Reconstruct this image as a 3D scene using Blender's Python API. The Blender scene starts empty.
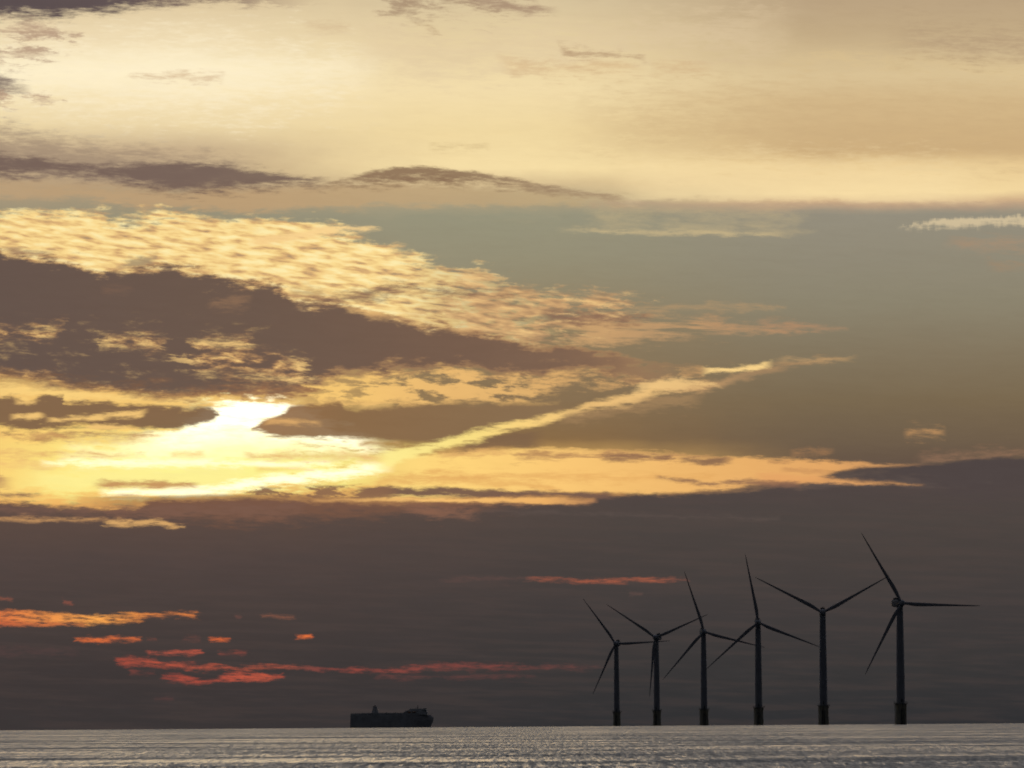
import bpy, bmesh, math, random
import numpy as np
from mathutils import Vector, Matrix
random.seed(7); np.random.seed(7)
R = math.radians
sc = bpy.context.scene
C = sc.collection

# ------------------------------------------------------------------ camera
FOC = 6506.0                 # focal length in pixels of a 1024 wide picture (about 9 degrees)
CAM_H = 3.0                  # metres above the sea
PITCH = R(2.961)
ROLL = R(0.396)
cam_d = bpy.data.cameras.new("camera"); cam = bpy.data.objects.new("camera", cam_d); C.objects.link(cam)
cam_d.sensor_width = 36; cam_d.lens = 36 * FOC / 1024
cam_d.clip_start = 1; cam_d.clip_end = 200000
cam.matrix_world = (Matrix.Translation((0, 0, CAM_H)) @ Matrix.Rotation(R(90) + PITCH, 4, 'X')
                    @ Matrix.Rotation(-ROLL, 4, 'Z'))
sc.camera = cam
sc.cycles.filter_width = 1.9                 # a soft long lens
sc.cycles.use_adaptive_sampling = True; sc.cycles.adaptive_threshold = 0.02; sc.cycles.adaptive_min_samples = 12
CM = np.array(cam.matrix_world.to_3x3())

# ------------------------------------------------------------------ exposure
sc.view_settings.view_transform = 'Standard'
sc.view_settings.look = 'None'
sc.view_settings.exposure = 0
sc.view_settings.gamma = 1

# ------------------------------------------------------------------ sun (low, veiled by cloud)
SUN_AZ, SUN_EL = -2.48, 2.6
sun_d = bpy.data.lights.new("sun", 'SUN'); sun = bpy.data.objects.new("sun", sun_d); C.objects.link(sun)
sun_d.energy = 0.05; sun_d.angle = R(16); sun_d.color = (1.0, 0.72, 0.42)
sv = Vector((math.sin(R(SUN_AZ)) * math.cos(R(SUN_EL)), math.cos(R(SUN_AZ)) * math.cos(R(SUN_EL)), math.sin(R(SUN_EL))))
sun.rotation_euler = sv.to_track_quat('Z', 'Y').to_euler()

# ------------------------------------------------------------------ sky
world = bpy.data.worlds.new("World"); sc.world = world; world.use_nodes = True
NT = world.node_tree; NT.nodes.clear(); LK = NT.links

def lin(c):
    return tuple(((v / 255) / 12.92 if v / 255 <= 0.04045 else ((v / 255 + 0.055) / 1.055) ** 2.4) for v in c) + (1.0,)

def node(t, **kw):
    n = NT.nodes.new(t)
    for k, v in kw.items(): setattr(n, k, v)
    return n
GRP = {}                                     # the node group being filled, if any
def put(sock, v):
    if not isinstance(v, bpy.types.NodeSocket): sock.default_value = v; return
    if v.id_data != NT:                      # a socket of the outer tree: bring it in as a group input
        key = (v.node.name, v.identifier)
        if key not in GRP['in']:
            kind = 'NodeSocketColor' if v.type == 'RGBA' else 'NodeSocketFloat'
            it = NT.interface.new_socket('in%d' % len(GRP['in']), in_out='INPUT', socket_type=kind)
            WT.links.new(v, GRP['node'].inputs[it.identifier])
            GRP['in'][key] = it.identifier
        ident = GRP['in'][key]
        v = next(o for o in GRP['gi'].outputs if o.identifier == ident)
    NT.links.new(v, sock)
WT = NT
def open_group():
    global NT
    t = bpy.data.node_groups.new('clouds', 'ShaderNodeTree')
    t.interface.new_socket('Color', in_out='OUTPUT', socket_type='NodeSocketColor')
    g = WT.nodes.new('ShaderNodeGroup'); g.node_tree = t
    NT = t
    GRP.update(node=g, gi=t.nodes.new('NodeGroupInput'), go=None)
    GRP['in'] = {}
def close_group(col):
    global NT
    go = NT.nodes.new('NodeGroupOutput'); NT.links.new(col, go.inputs[0])
    NT = WT
    return GRP['node'].outputs[0]
def M(op, a, b=None, c=None, clamp=False):
    n = node('ShaderNodeMath', operation=op, use_clamp=clamp)
    put(n.inputs[0], a)
    if b is not None: put(n.inputs[1], b)
    if c is not None: put(n.inputs[2], c)
    return n.outputs[0]
# Clamps expand into late nodes and overflow the shader stack, so every ramp here is a Float Curve that holds its ends.
def AFF(v, a, b): return M('MULTIPLY_ADD', v, 1.0 / (b - a), -a / (b - a))
SM_PTS = [(t, t * t * (3 - 2 * t)) for t in (0, .12, .25, .5, .75, .88, 1)]
def fcurve(u, vals, handle='AUTO_CLAMPED'):
    n = node('ShaderNodeFloatCurve'); put(n.inputs['Value'], u)
    n.mapping.extend = 'HORIZONTAL'
    c = n.mapping.curves[0]
    while len(c.points) < len(vals): c.points.new(0.5, 0.5)
    for p, (a, b) in zip(c.points, vals):
        p.location = (a, b); p.handle_type = handle
    n.mapping.update()
    return n.outputs[0]
def SMO(v): return fcurve(v, SM_PTS)
def SS(v, a, b, lo=0.0, hi=1.0, kind='SMOOTHSTEP'):
    o = fcurve(AFF(v, a, b), SM_PTS if kind == 'SMOOTHSTEP' else [(0, 0), (1, 1)], 'AUTO_CLAMPED' if kind == 'SMOOTHSTEP' else 'VECTOR')
    if (lo, hi) != (0.0, 1.0): o = M('MULTIPLY_ADD', o, hi - lo, lo)
    return o
def MIX(f, a, b, mode='MIX'):
    n = node('ShaderNodeMix', data_type='RGBA', blend_type=mode)
    put(n.inputs[0], f); put(n.inputs[6], a); put(n.inputs[7], b)
    return n.outputs[2]
def RAMP(v, stops, interp='LINEAR'):
    n = node('ShaderNodeValToRGB'); cr = n.color_ramp; cr.interpolation = interp
    while len(cr.elements) < len(stops): cr.elements.new(0.5)
    for e, (p, c) in zip(cr.elements, sorted(stops, key=lambda s: s[0])):
        e.position = p
    for e, (p, c) in zip(cr.elements, sorted(stops, key=lambda s: s[0])):
        e.color = c if len(c) == 4 else lin(c)
    put(n.inputs[0], v)
    return n.outputs[0]

# direction -> azimuth / elevation, in units of 1/FOC radian (0.0088 degree)
tc = node('ShaderNodeTexCoord')
nrm = node('ShaderNodeVectorMath', operation='NORMALIZE'); LK.new(tc.outputs['Generated'], nrm.inputs[0])
sep = node('ShaderNodeSeparateXYZ'); LK.new(nrm.outputs[0], sep.inputs[0])
DX, DY, DZ = sep.outputs
AZ = M('MULTIPLY_ADD', M('ARCTAN2', DX, DY), FOC, 1e-4)
EL = M('MULTIPLY_ADD', M('ARCSINE', DZ), FOC, 1e-4)

def sky_pt(x, y):
    """a point of the photograph -> azimuth, elevation in the same units"""
    d = CM @ np.array([(x - 512) / FOC, (384 - y) / FOC, -1.0]); d /= np.linalg.norm(d)
    return math.atan2(d[0], d[1]) * FOC, math.asin(d[2]) * FOC

def noise(sx, sy, scale, detail, rough=0.55, rot=0.0, off=(0, 0, 0), dist=0.0):
    cmb = node('ShaderNodeCombineXYZ'); put(cmb.inputs[0], AZ); put(cmb.inputs[1], EL)
    mp = node('ShaderNodeMapping'); LK.new(cmb.outputs[0], mp.inputs[0])
    # rotate first, then stretch
    mp.inputs['Rotation'].default_value = (0, 0, rot)
    vm = node('ShaderNodeVectorMath', operation='MULTIPLY_ADD'); LK.new(mp.outputs[0], vm.inputs[0])
    vm.inputs[1].default_value = (1 / sx, 1 / sy, 1); vm.inputs[2].default_value = off
    n = node('ShaderNodeTexNoise', noise_dimensions='2D'); n.inputs['Scale'].default_value = scale
    n.inputs['Detail'].default_value = detail; n.inputs['Roughness'].default_value = rough
    n.inputs['Distortion'].default_value = dist
    LK.new(vm.outputs[0], n.inputs['Vector'])
    return n
def cen(n, amp, add):      # add + amp*(noise-.5)*2
    return M('MULTIPLY_ADD', M('SUBTRACT', n, 0.5), 2 * amp, add)

nA = noise(90, 26, 1.0, 5, 0.6, off=(3.1, 7.7, 0))          # broad ragged
nB = noise(26, 9, 1.0, 4, 0.6, off=(13.1, 2.7, 0))          # small curls
nC = noise(60, 30, 1.0, 5, 0.6, off=(23.1, 5.7, 4))         # sideways
nRip = noise(27, 5.4, 1.0, 2.6, 0.5, rot=R(7), off=(1, 2, 3), dist=0.08)     # ripples of high cloud
nStr = noise(120, 8, 1.0, 5, 0.62, rot=R(2), off=(5, 4, 9))      # long streaks
nWis = noise(42, 11, 1.0, 5, 0.65, rot=R(4), off=(8, 1, 2), dist=0.12)      # wisps
nComb = noise(5, 30, 1.0, 2, 0.6, off=(2, 2, 2))
nEdge = noise(34, 6.5, 1.0, 6, 0.7, rot=R(3), off=(9, 6, 3))
nFine = noise(15, 2.6, 1.0, 4, 0.6, off=(6, 2, 5))
nUp = noise(FOC * R(16), FOC * R(5), 1.0, 4, 0.55, off=(4, 4, 4))
# every value the layers share waits for all the noises, so that the layers compile one after another
# and never hold more than a few values on the shader stack
bar = M('ADD', nA.outputs['Fac'], nB.outputs['Fac'])
for q in (nC, nRip, nStr, nWis, nComb, nUp, nEdge, nFine): bar = M('ADD', bar, q.outputs['Fac'])
AZ = M('MULTIPLY_ADD', bar, 1e-5, AZ); EL = M('MULTIPLY_ADD', bar, 1e-5, EL)
fA, fB, fC, fRip, fStr, fWis, fComb, fUp, fEdge, fFine = [M('MULTIPLY_ADD', bar, 1e-7, q.outputs['Fac']) for q in (nA, nB, nC, nRip, nStr, nWis, nComb, nUp, nEdge, nFine)]
TEX = {'fin': fFine, 'rip': fRip, 'str': fStr, 'wis': fWis}
E_S = cen(fB, 2.5, EL)                                       # sharp
E_M = M('MULTIPLY_ADD', M('SUBTRACT', fA, 0.5), 16, cen(fB, 4, EL))
E_R = M('MULTIPLY_ADD', M('SUBTRACT', fA, 0.5), 40, cen(fB, 9, EL))
EDGE = M('MULTIPLY_ADD', fEdge, 1.7, M('MULTIPLY_ADD', fFine, .8, -1.25))
X_M = cen(fC, 16, AZ); X_R = cen(fC, 34, AZ)
WARP = {'0': (AZ, EL), 's': (AZ, E_S), 'm': (X_M, E_M), 'r': (X_R, E_R)}

def band_mask(pts, st, sb, warp, tex, fade=None):
    in0 = -30 < pts[0][0] < 1060; in1 = -30 < pts[-1][0] < 1060
    thick = sorted(p[2] - p[1] for p in pts)[len(pts) // 2]; span = pts[-1][0] - pts[0][0]
    fw = fade if fade is not None else max(6, min(1.6 * thick + 4, span * .3))
    X, E = WARP[warp] if isinstance(warp, str) else warp
    k_ = {'m': 2.1, 'r': 2.2, 's': 1.7, '0': 1.0}.get(warp, 1.0) if isinstance(warp, str) else 1.0
    st *= k_; sb *= k_
    P = []; pts = list(pts)
    for i in (0, -1):                        # a band that ends inside the picture closes to nothing
        x, t, b = pts[i]
        if -30 < x < 1060:
            dx = max(3, min(10, (b - t) * .8)) * (-1 if i == 0 else 1)
            q = (x + dx, (t + b) / 2 + st * .6, (t + b) / 2 - sb * .6)
            if i == 0: pts.insert(0, q)
            else: pts.append(q)
    for x, t, b in pts:
        xa, T = sky_pt(x, t); _, B = sky_pt(x, b); P.append((xa, T, B))
    x0, x1 = P[0][0], P[-1][0]
    lo = min(min(p[1], p[2]) for p in P) - 1; hi = max(max(p[1], p[2]) for p in P) + 1
    u = AFF(X, x0, x1)
    ct = fcurve(u, [((p[0] - x0) / (x1 - x0), (p[1] - lo) / (hi - lo)) for p in P])
    cb = fcurve(u, [((p[0] - x0) / (x1 - x0), (p[2] - lo) / (hi - lo)) for p in P])
    vt = M('MULTIPLY_ADD', ct, (hi - lo) / st, M('MULTIPLY_ADD', E, -1 / st, lo / st + .32))
    vb = M('MULTIPLY_ADD', cb, -(hi - lo) / sb, M('MULTIPLY_ADD', E, 1 / sb, -lo / sb + .32))
    m = M('ADD', M('MINIMUM', vt, vb), EDGE)
    f = None
    if in0 or in1:
        e = fw / span; o_ = 0.0
        f = fcurve(u, [(o_, 0 if in0 else 1), (max(.01, e), 1), (min(.99, 1 - e), 1), (1 - o_, 0 if in1 else 1)], 'VECTOR')
    if tex:
        k, a, b = tex
        t = AFF(TEX[k], a, b)
        if f is not None: t = M('ADD', t, M('MULTIPLY_ADD', f, 1.6, -1.6))
        m = M('MINIMUM', m, t)
    if f is not None: m = M('MINIMUM', m, f)
    return SMO(m), u

COL = [None]
COUNT = [0]
def tick():
    COUNT[0] += 1
    if COUNT[0] % 12 == 0:
        if NT != WT: COL[0] = close_group(COL[0])
        open_group()
def outer():
    if NT != WT: COL[0] = close_group(COL[0])
def band(pts, col, op=1.0, st=4, sb=4, warp='m', tex=None, fade=None):
    tick()
    m, u = band_mask(pts, st, sb, warp, tex, fade)
    if op != 1: m = M('MULTIPLY', m, op)
    if isinstance(col, bpy.types.NodeSocket): c = col
    elif isinstance(col, list): c = RAMP(u, col)
    elif len(col) == 4: c = col
    else: c = lin(col)
    COL[0] = MIX(m, COL[0], c)

def column(stops, x):
    s = [(sky_pt(x, y)[1], c) for y, c in stops]
    lo, hi = -20.0, 780.0
    return RAMP(VERT, [((e - lo) / (hi - lo), c) for e, c in s])
VERT = SS(cen(fA, 5, EL), -20, 780, kind='LINEAR')

left = column([(0, (222, 200, 160)), (40, (240, 220, 180)), (70, (255, 240, 202)), (100, (246, 226, 182)), (125, (236, 214, 168)),
    (150, (200, 175, 140)), (185, (184, 158, 124)), (200, (166, 150, 122)), (215, (152, 144, 120)), (300, (150, 125, 95)),
    (365, (205, 160, 100)), (390, (238, 190, 112)), (420, (250, 205, 115)), (450, (252, 214, 122)), (480, (255, 222, 128)), (505, (240, 180, 100)), (530, (200, 140, 90))], 100)
mid = column([(0, (216, 196, 158)), (40, (230, 208, 162)), (90, (243, 221, 172)), (130, (240, 216, 162)), (170, (246, 222, 167)),
    (185, (215, 190, 145)), (200, (176, 160, 128)), (215, (152, 148, 124)), (260, (150, 143, 118)), (330, (142, 124, 94)),
    (400, (136, 112, 82)), (440, (138, 108, 72)), (460, (210, 165, 95)), (485, (225, 165, 90)), (505, (150, 110, 80)), (530, (100, 80, 75))], 450)
right = column([(0, (187, 163, 130)), (30, (194, 170, 133)), (75, (218, 194, 150)), (100, (212, 184, 138)), (150, (206, 174, 126)), (164, (232, 202, 148)),
    (193, (243, 215, 160)), (203, (205, 172, 135)), (213, (150, 143, 126)), (300, (141, 133, 112)), (350, (132, 119, 96)),
    (400, (122, 105, 80)), (440, (111, 94, 75)), (462, (102, 85, 71)), (480, (90, 78, 74)), (530, (84, 74, 70))], 900)
XA = M('MULTIPLY', X_R, 1.0)
base = MIX(SS(XA, -360, -40), left, mid)
base = MIX(SS(XA, 0, 330), base, right)
COL[0] = base

# ---- upper cream veil
band([(-200, 40, 110), (60, 45, 108), (200, 40, 112), (300, 50, 100), (380, 60, 85)], (255, 240, 205), .75, 40, 40, 'r')
band([(330, 10, 60), (420, 25, 80), (640, 15, 60), (800, 5, 50)], (225, 202, 165), .5, 20, 20, 'r')
band([(540, 120, 150), (640, 95, 148), (720, 88, 150), (800, 90, 155), (900, 95, 165), (1100, 100, 170)], (204, 174, 130), .4, 44, 20, 'm', None, 160)
band([(780, 60, 66), (850, 52, 66), (1100, 60, 90)], (224, 198, 148), .5, 16, 16, 'm')
band([(890, 30, 50), (930, 28, 55), (980, 32, 60), (1100, 25, 64)], (178, 152, 122), .7, 26, 20, 'm', None, 60)
band([(600, 155, 200), (700, 152, 203), (1000, 165, 203)], (250, 225, 172), .45, 20, 4, 'm')
# ---- dark cloud in the top left corner and its scraps
band([(-200, -90, 24), (0, -90, 19), (40, -90, 20), (80, -90, 15), (130, -90, 10), (220, -90, 5), (330, -90, -3)],
     [(0, (80, 71, 74)), (.6, (98, 84, 83)), (1, (160, 130, 112))], 1, 10, 8, 'm')
band([(-60, 20, 60), (30, 22, 62), (70, 28, 50), (100, 36, 44)], (172, 140, 118), .8, 10, 12, 'r', ('wis', .44, .62))
band([(-60, 72, 102), (0, 74, 97), (18, 80, 94), (34, 89, 93)], (112, 92, 90), .85, 8, 8, 'm')
band([(-60, 88, 118), (30, 90, 110), (82, 98, 106)], (180, 148, 124), .8, 8, 8, 'r', ('wis', .42, .6))
band([(125, 76, 79), (150, 73, 79), (190, 74, 82), (222, 78, 82)], (212, 182, 145), .8, 5, 6, 'm')
band([(310, 22, 30), (330, 22, 34), (350, 25, 30)], (205, 175, 138), .5, 8, 8, 'm')
band([(340, -60, 0), (370, -60, 8), (395, -60, 18), (410, -60, 20), (440, -60, 10), (470, -60, 12), (500, -60, 14), (545, -60, 6)],
     (158, 130, 106), .8, 10, 14, 'r', ('wis', .38, .62))
band([(415, 24, 27), (425, 22, 30), (440, 28, 31)], (180, 150, 115), .7, 5, 5, 'm')
band([(470, -20, 4), (490, -20, 10), (520, 4, 14), (560, 10, 13)], (150, 118, 100), .7, 6, 7, 'm')
band([(560, 44, 50), (580, 47, 56), (600, 50, 58), (620, 53, 58), (645, 57, 60)], (178, 146, 112), .75, 5, 6, 'm')
band([(500, 58, 70), (540, 60, 76), (600, 62, 76), (640, 66, 70)], (214, 180, 135), .6, 8, 10, 'm')
band([(650, 64, 74), (690, 62, 75), (715, 66, 70)], (212, 180, 136), .6, 8, 8, 'm')
band([(430, 144, 150), (460, 144, 150), (490, 146, 149)], (205, 178, 130), .6, 5, 5, 's')
# ---- long dark streak under the veil
band([(-200, 120, 176), (0, 126, 178), (60, 136, 182), (100, 141, 186), (150, 150, 186), (220, 158, 180), (260, 166, 172)], (162, 140, 118), .8, 16, 8, 'm')
band([(-200, 178, 205), (0, 181, 197), (60, 184, 199), (110, 186, 205), (160, 187, 211), (250, 183, 213), (320, 183, 208), (400, 181, 206), (500, 183, 207), (560, 190, 206), (630, 200, 206)],
     [(0, (186, 160, 126)), (.5, (190, 158, 118)), (1, (190, 168, 128))], .9, 6, 5, 'm')
band([(-200, 150, 178), (0, 153, 178), (50, 158, 176), (100, 163, 180), (150, 162, 191), (190, 161, 195), (230, 165, 192), (270, 171, 190), (300, 176, 186), (335, 181, 186)],
     (114, 94, 86), .9, 6, 10, 's')
band([(320, 184, 187), (350, 177, 187), (380, 169, 185), (410, 166, 184), (450, 168, 184), (500, 176, 188), (560, 186, 196), (630, 199, 203)],
     [(0, (140, 112, 88)), (.4, (136, 108, 84)), (1, (175, 150, 118))], .92, 3, 9, 's')
band([(590, 200, 206), (700, 203, 208), (900, 202, 208), (1200, 201, 209)], (178, 150, 128), .5, 4, 9, 's')
band([(540, 208, 232), (600, 206, 233), (680, 208, 235), (760, 210, 236), (860, 216, 230)], (196, 176, 134), .5, 12, 6, 's', ('wis', .2, .75), 70)
band([(555, 228, 231), (600, 229, 233), (660, 230, 235), (740, 232, 236), (790, 234, 236)], (216, 192, 142), .55, 5, 3.5, 's', None, 40)
band([(350, 208, 212), (500, 210, 216), (560, 214, 220)], (168, 158, 130), .4, 6, 10, 'm')
# contrail stub at the right
outer()
combE = M('MULTIPLY_ADD', M('SUBTRACT', fComb, 0.5), 7, EL)
band([(898, 227, 228), (925, 222, 229), (950, 218, 228), (1000, 216, 226), (1200, 213, 224)], (216, 196, 158), .85, 5, 9, (AZ, combE))
band([(945, 238, 244), (975, 236, 250), (1200, 234, 252)], (176, 144, 114), .5, 9, 10, 'm')
band([(985, 262, 266), (1010, 259, 269), (1200, 258, 272)], (164, 138, 110), .5, 6, 6, 'm')

# ---- rippled bright cloud
outer()
rip = RAMP(fRip, [(.22, (186, 148, 108)), (.34, (216, 174, 119)), (.43, (238, 200, 132)), (.52, (252, 219, 146)), (.70, (255, 236, 173))])
ripO = RAMP(fRip, [(.28, (162, 132, 99)), (.42, (190, 150, 107)), (.54, (212, 169, 117)), (.70, (236, 194, 131))])
F_L, _ = band_mask([(-200, 206, 350), (0, 207, 350), (40, 209, 350), (100, 214, 350), (170, 217, 350), (240, 218, 350), (300, 219, 350), (340, 229, 350), (370, 241, 350), (420, 256, 350), (460, 266, 350), (520, 282, 350), (580, 300, 330)], 6, 6, 'r', ('rip', .08, .34))
COL[0] = MIX(F_L, COL[0], rip)
band([(400, 262, 360), (450, 268, 352), (512, 278, 348), (560, 290, 345), (610, 292, 340), (650, 296, 325), (680, 302, 312)], ripO, .95, 8, 12, 'r', ('wis', .36, .54))
band([(560, 318, 346), (620, 314, 344), (680, 316, 340), (740, 322, 336), (790, 326, 333), (838, 329, 333)], [(0, (206, 164, 112)), (.6, (188, 148, 108)), (1, (176, 138, 104))], .9, 8, 6, 'm', ('str', .34, .52))
band([(620, 306, 311), (680, 304, 311), (760, 307, 312), (790, 309, 311)], (178, 148, 110), .7, 4, 4, 'm', ('str', .34, .5))
band([(760, 319, 327), (800, 324, 330), (850, 328, 331)], (180, 140, 106), .6, 4, 4, 'm')
band([(250, 238, 246), (300, 231, 240), (330, 226, 235), (355, 226, 231), (382, 228, 230)], (250, 212, 146), .95, 3, 4, 's')
band([(378, 245, 247), (390, 245, 248), (405, 246, 248)], (206, 168, 118), .8, 3, 3, 's')
band([(-200, 206, 330), (0, 208, 330), (200, 217, 330), (400, 250, 350), (560, 292, 350)], (230, 186, 124), .3, 10, 10, 'r', ('wis', .5, .7))
# grey-blue chinks
band([(8, 247, 257), (40, 248, 256), (55, 251, 254)], (158, 138, 112), .7, 5, 5, 'm')
band([(118, 262, 268), (135, 255, 268), (150, 254, 267), (160, 262, 266)], (152, 132, 106), .8, 5, 5, 'm')

# ---- great dark cloud
GREAT = [(-200, 250, 372), (0, 253, 378), (50, 257, 385), (85, 264, 388), (110, 267, 390), (170, 269, 395), (200, 276, 397), (240, 281, 398), (262, 281, 398), (285, 288, 397), (302, 300, 394),
      (322, 303, 382), (345, 303, 376), (370, 312, 374), (400, 319, 371), (440, 325, 368), (480, 336, 370), (512, 341, 372), (560, 347, 373), (600, 354, 373), (640, 361, 373), (710, 369, 372)]
band([(x, t - 3.5, b + 3) for x, t, b in GREAT], (186, 138, 94), .75, 5, 6, 'r')
band(GREAT,
     [(0, (100, 83, 77)), (.22, (101, 84, 76)), (.5, (108, 88, 76)), (.72, (118, 93, 77)), (.88, (130, 102, 82)), (1, (168, 130, 98))], .99, 5, 6, 'r')
band([(318, 300, 306), (340, 293, 304), (370, 287, 300), (400, 285, 296), (440, 289, 296), (480, 291, 299), (520, 294, 297)], (134, 104, 84), .85, 5, 6, 'm')
band([(-200, 368, 388), (60, 376, 392), (200, 386, 400), (300, 385, 398), (330, 378, 384)], [(0, (120, 90, 70)), (.6, (128, 94, 70)), (.85, (160, 112, 76)), (1, (150, 108, 78))], .75, 12, 4, 'r')
band([(300, 285, 300), (312, 286, 300), (325, 292, 300)], (150, 118, 90), .5, 6, 6, 'm')
outer()
hol = RAMP(fWis, [(.38, (132, 100, 80)), (.5, (196, 150, 99)), (.62, (246, 203, 130))])
band([(-200, 320, 342), (0, 323, 340), (20, 327, 340), (45, 326, 339), (65, 326, 336), (82, 330, 334)], hol, 1, 10, 8, 'm', ('wis', .36, .60))
band([(94, 336, 344), (104, 333, 346), (120, 334, 347), (150, 334, 350), (180, 338, 346)], hol, .9, 9, 8, 'm', ('wis', .36, .60))
band([(160, 362, 366), (180, 350, 368), (200, 344, 371), (230, 348, 373), (256, 350, 376), (290, 356, 384), (310, 360, 382), (330, 366, 376)], hol, 1, 11, 10, 'm', ('wis', .33, .56))
band([(180, 342, 350), (220, 338, 346), (262, 336, 344)], hol, .8, 7, 7, 'm', ('wis', .36, .6))
band([(-200, 320, 384), (0, 318, 384), (120, 330, 386), (240, 330, 390), (340, 352, 380)], hol, .3, 16, 16, 'm', ('wis', .52, .8))
band([(342, 309, 312), (352, 306, 315), (372, 308, 316), (388, 313, 315)], (228, 182, 118), .9, 4, 5, 'm')
band([(372, 313, 317), (400, 315, 322), (430, 318, 325), (470, 325, 333)], (200, 158, 106), .5, 5, 5, 'm', ('wis', .36, .54))
band([(212, 301, 307), (228, 296, 308), (248, 301, 305)], (150, 116, 88), .7, 8, 8, 'm')
band([(108, 290, 296), (120, 287, 297), (135, 290, 295)], (122, 96, 80), .7, 8, 8, 'm')
band([(536, 315, 319), (552, 310, 324), (580, 310, 326), (620, 312, 322), (655, 315, 319)], (138, 106, 86), .9, 5, 7, 'm')
# ---- bright wisps below the great cloud
band([(290, 396, 405), (330, 381, 406), (380, 375, 407), (440, 370, 408), (500, 374, 405), (540, 374, 393), (600, 374, 384), (660, 372, 379), (730, 368, 375)],
     [(0, (252, 206, 118)), (.35, (240, 190, 116)), (.65, (215, 168, 108)), (1, (176, 138, 98))], .95, 6, 6, 'r', ('wis', .36, .52))
band([(300, 399, 405), (400, 400, 406), (512, 401, 407), (560, 402, 405)], (228, 180, 110), .6, 6, 3, 'm')
band([(-200, 378, 398), (0, 381, 398), (60, 386, 402), (140, 395, 404), (200, 398, 406), (300, 397, 406)], (255, 214, 130), .8, 5, 6, 'm')

# ---- glowing gap before the sun
band([(-200, 432, 500), (0, 438, 498), (60, 432, 500), (160, 425, 497), (230, 405, 495), (300, 440, 490), (380, 450, 485), (430, 452, 475)], [(0, (246, 200, 116)), (.3, (250, 208, 118)), (.42, (255, 234, 134)), (.6, (255, 250, 152)), (.82, (255, 246, 146)), (1, (255, 230, 126))], .9, 16, 12, 'm', None)
HOT = (1.8, 1.7, 1.25, 1)
band([(130, 441, 454), (160, 432, 456), (185, 420, 456), (208, 405, 452), (240, 400, 448), (262, 400, 447), (290, 403, 447), (330, 422, 449), (385, 447, 451)], HOT, 1, 7, 8, 'm')
band([(60, 446, 460), (110, 438, 462), (150, 428, 464), (200, 410, 466), (300, 410, 462), (350, 436, 458), (400, 448, 456)], (1.15, 1.1, .62, 1), .55, 16, 12, 'm')
band([(60, 455, 466), (110, 450, 467), (170, 436, 466), (240, 430, 462), (290, 440, 458), (360, 452, 460)], (1.15, 1.06, .52, 1), .7, 16, 8, 'm')
band([(20, 470, 490), (60, 466, 492), (140, 462, 498), (220, 462, 494), (256, 466, 490)], (255, 240, 150), .8, 10, 8, 'm')
band([(100, 489, 496), (150, 486, 497), (220, 484, 495), (256, 476, 489), (300, 470, 484), (350, 465, 478), (392, 462, 471)], (1.35, 1.25, .82, 1), .95, 6, 6, 's')
band([(40, 461, 465), (120, 459, 467), (220, 460, 467), (300, 461, 467), (330, 463, 466)], (1.3, 1.2, .78, 1), .75, 4, 4, 's')
# orange-brown wisps across the glow
band([(-200, 448, 460), (0, 449, 458), (60, 450, 457), (110, 452, 457), (150, 454, 456)], (228, 178, 112), .85, 4, 6, 'm')
band([(15, 434, 437), (45, 432, 440), (90, 433, 438), (155, 434, 438)], (172, 128, 86), .95, 4, 4, 'm', ('str', .3, .46))
band([(-100, 430, 438), (30, 431, 436), (90, 438, 444), (160, 436, 441)], (222, 170, 106), .6, 4, 5, 'm')
band([(92, 484, 487), (110, 481, 489), (150, 480, 489), (200, 483, 488)], (196, 144, 92), .95, 4, 4, 's')
band([(-200, 470, 490), (-10, 474, 490), (8, 478, 488), (18, 484, 486)], (176, 130, 94), .9, 5, 4, 'm')
band([(-200, 490, 499), (20, 492, 498), (42, 494, 496)], (140, 104, 82), .9, 4, 4, 's')
band([(-200, 460, 472), (20, 462, 470), (60, 466, 469)], (240, 190, 120), .6, 5, 5, 'm')
band([(105, 495, 498), (130, 494, 498), (140, 495, 497)], (190, 140, 92), .7, 3, 3, 's')
band([(250, 453, 460), (290, 452, 460), (330, 453, 459), (392, 455, 458)], (226, 172, 100), .85, 5, 5, 'm')
band([(170, 453, 457), (185, 451, 457), (205, 453, 455)], (235, 185, 105), .7, 4, 4, 's')
band([(255, 468, 472), (290, 468, 472), (318, 469, 471)], (238, 190, 105), .6, 4, 4, 's')
# ---- dark lobes either side of the sun
slit = (246, 200, 122)
band([(-200, 392, 428), (0, 396, 430), (20, 397, 430), (28, 401, 430), (44, 396, 430), (64, 395, 430), (70, 401, 430), (110, 402, 431), (126, 406, 429), (140, 403, 430), (170, 404, 430), (186, 405, 425), (205, 403, 422), (214, 407, 416)],
     (128, 99, 74), .97, 3, 4, 'm', None, 4)
band([(10, 416, 420), (20, 414, 420), (38, 413, 419), (46, 415, 417)], slit, .95, 3, 3, 's')
band([(46, 418, 422), (70, 416, 422), (90, 415, 421), (102, 412, 419), (130, 411, 418), (148, 410, 412)], slit, .95, 3, 3, 's')
band([(84, 428, 430), (100, 424, 430), (120, 425, 430), (140, 427, 430)], slit, .95, 3, 3, 's')
band([(15, 400, 404), (30, 401, 405), (40, 400, 402)], slit, .8, 3, 3, 's')
band([(252, 427, 430), (262, 421, 433), (272, 416, 436), (284, 411, 438), (298, 404, 439), (338, 403, 439), (346, 407, 440), (362, 409, 440), (400, 406, 441), (430, 404, 444), (460, 404, 437), (490, 404, 428), (512, 404, 424), (540, 404, 418), (560, 405, 412)],
     [(0, (150, 108, 72)), (.3, (138, 106, 74)), (1, (138, 112, 82))], .97, 3, 4, 's', None, 5)
band([(262, 421, 425), (280, 417, 425), (300, 420, 426), (322, 423, 425)], (228, 176, 110), .8, 3, 5, 's')
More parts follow.
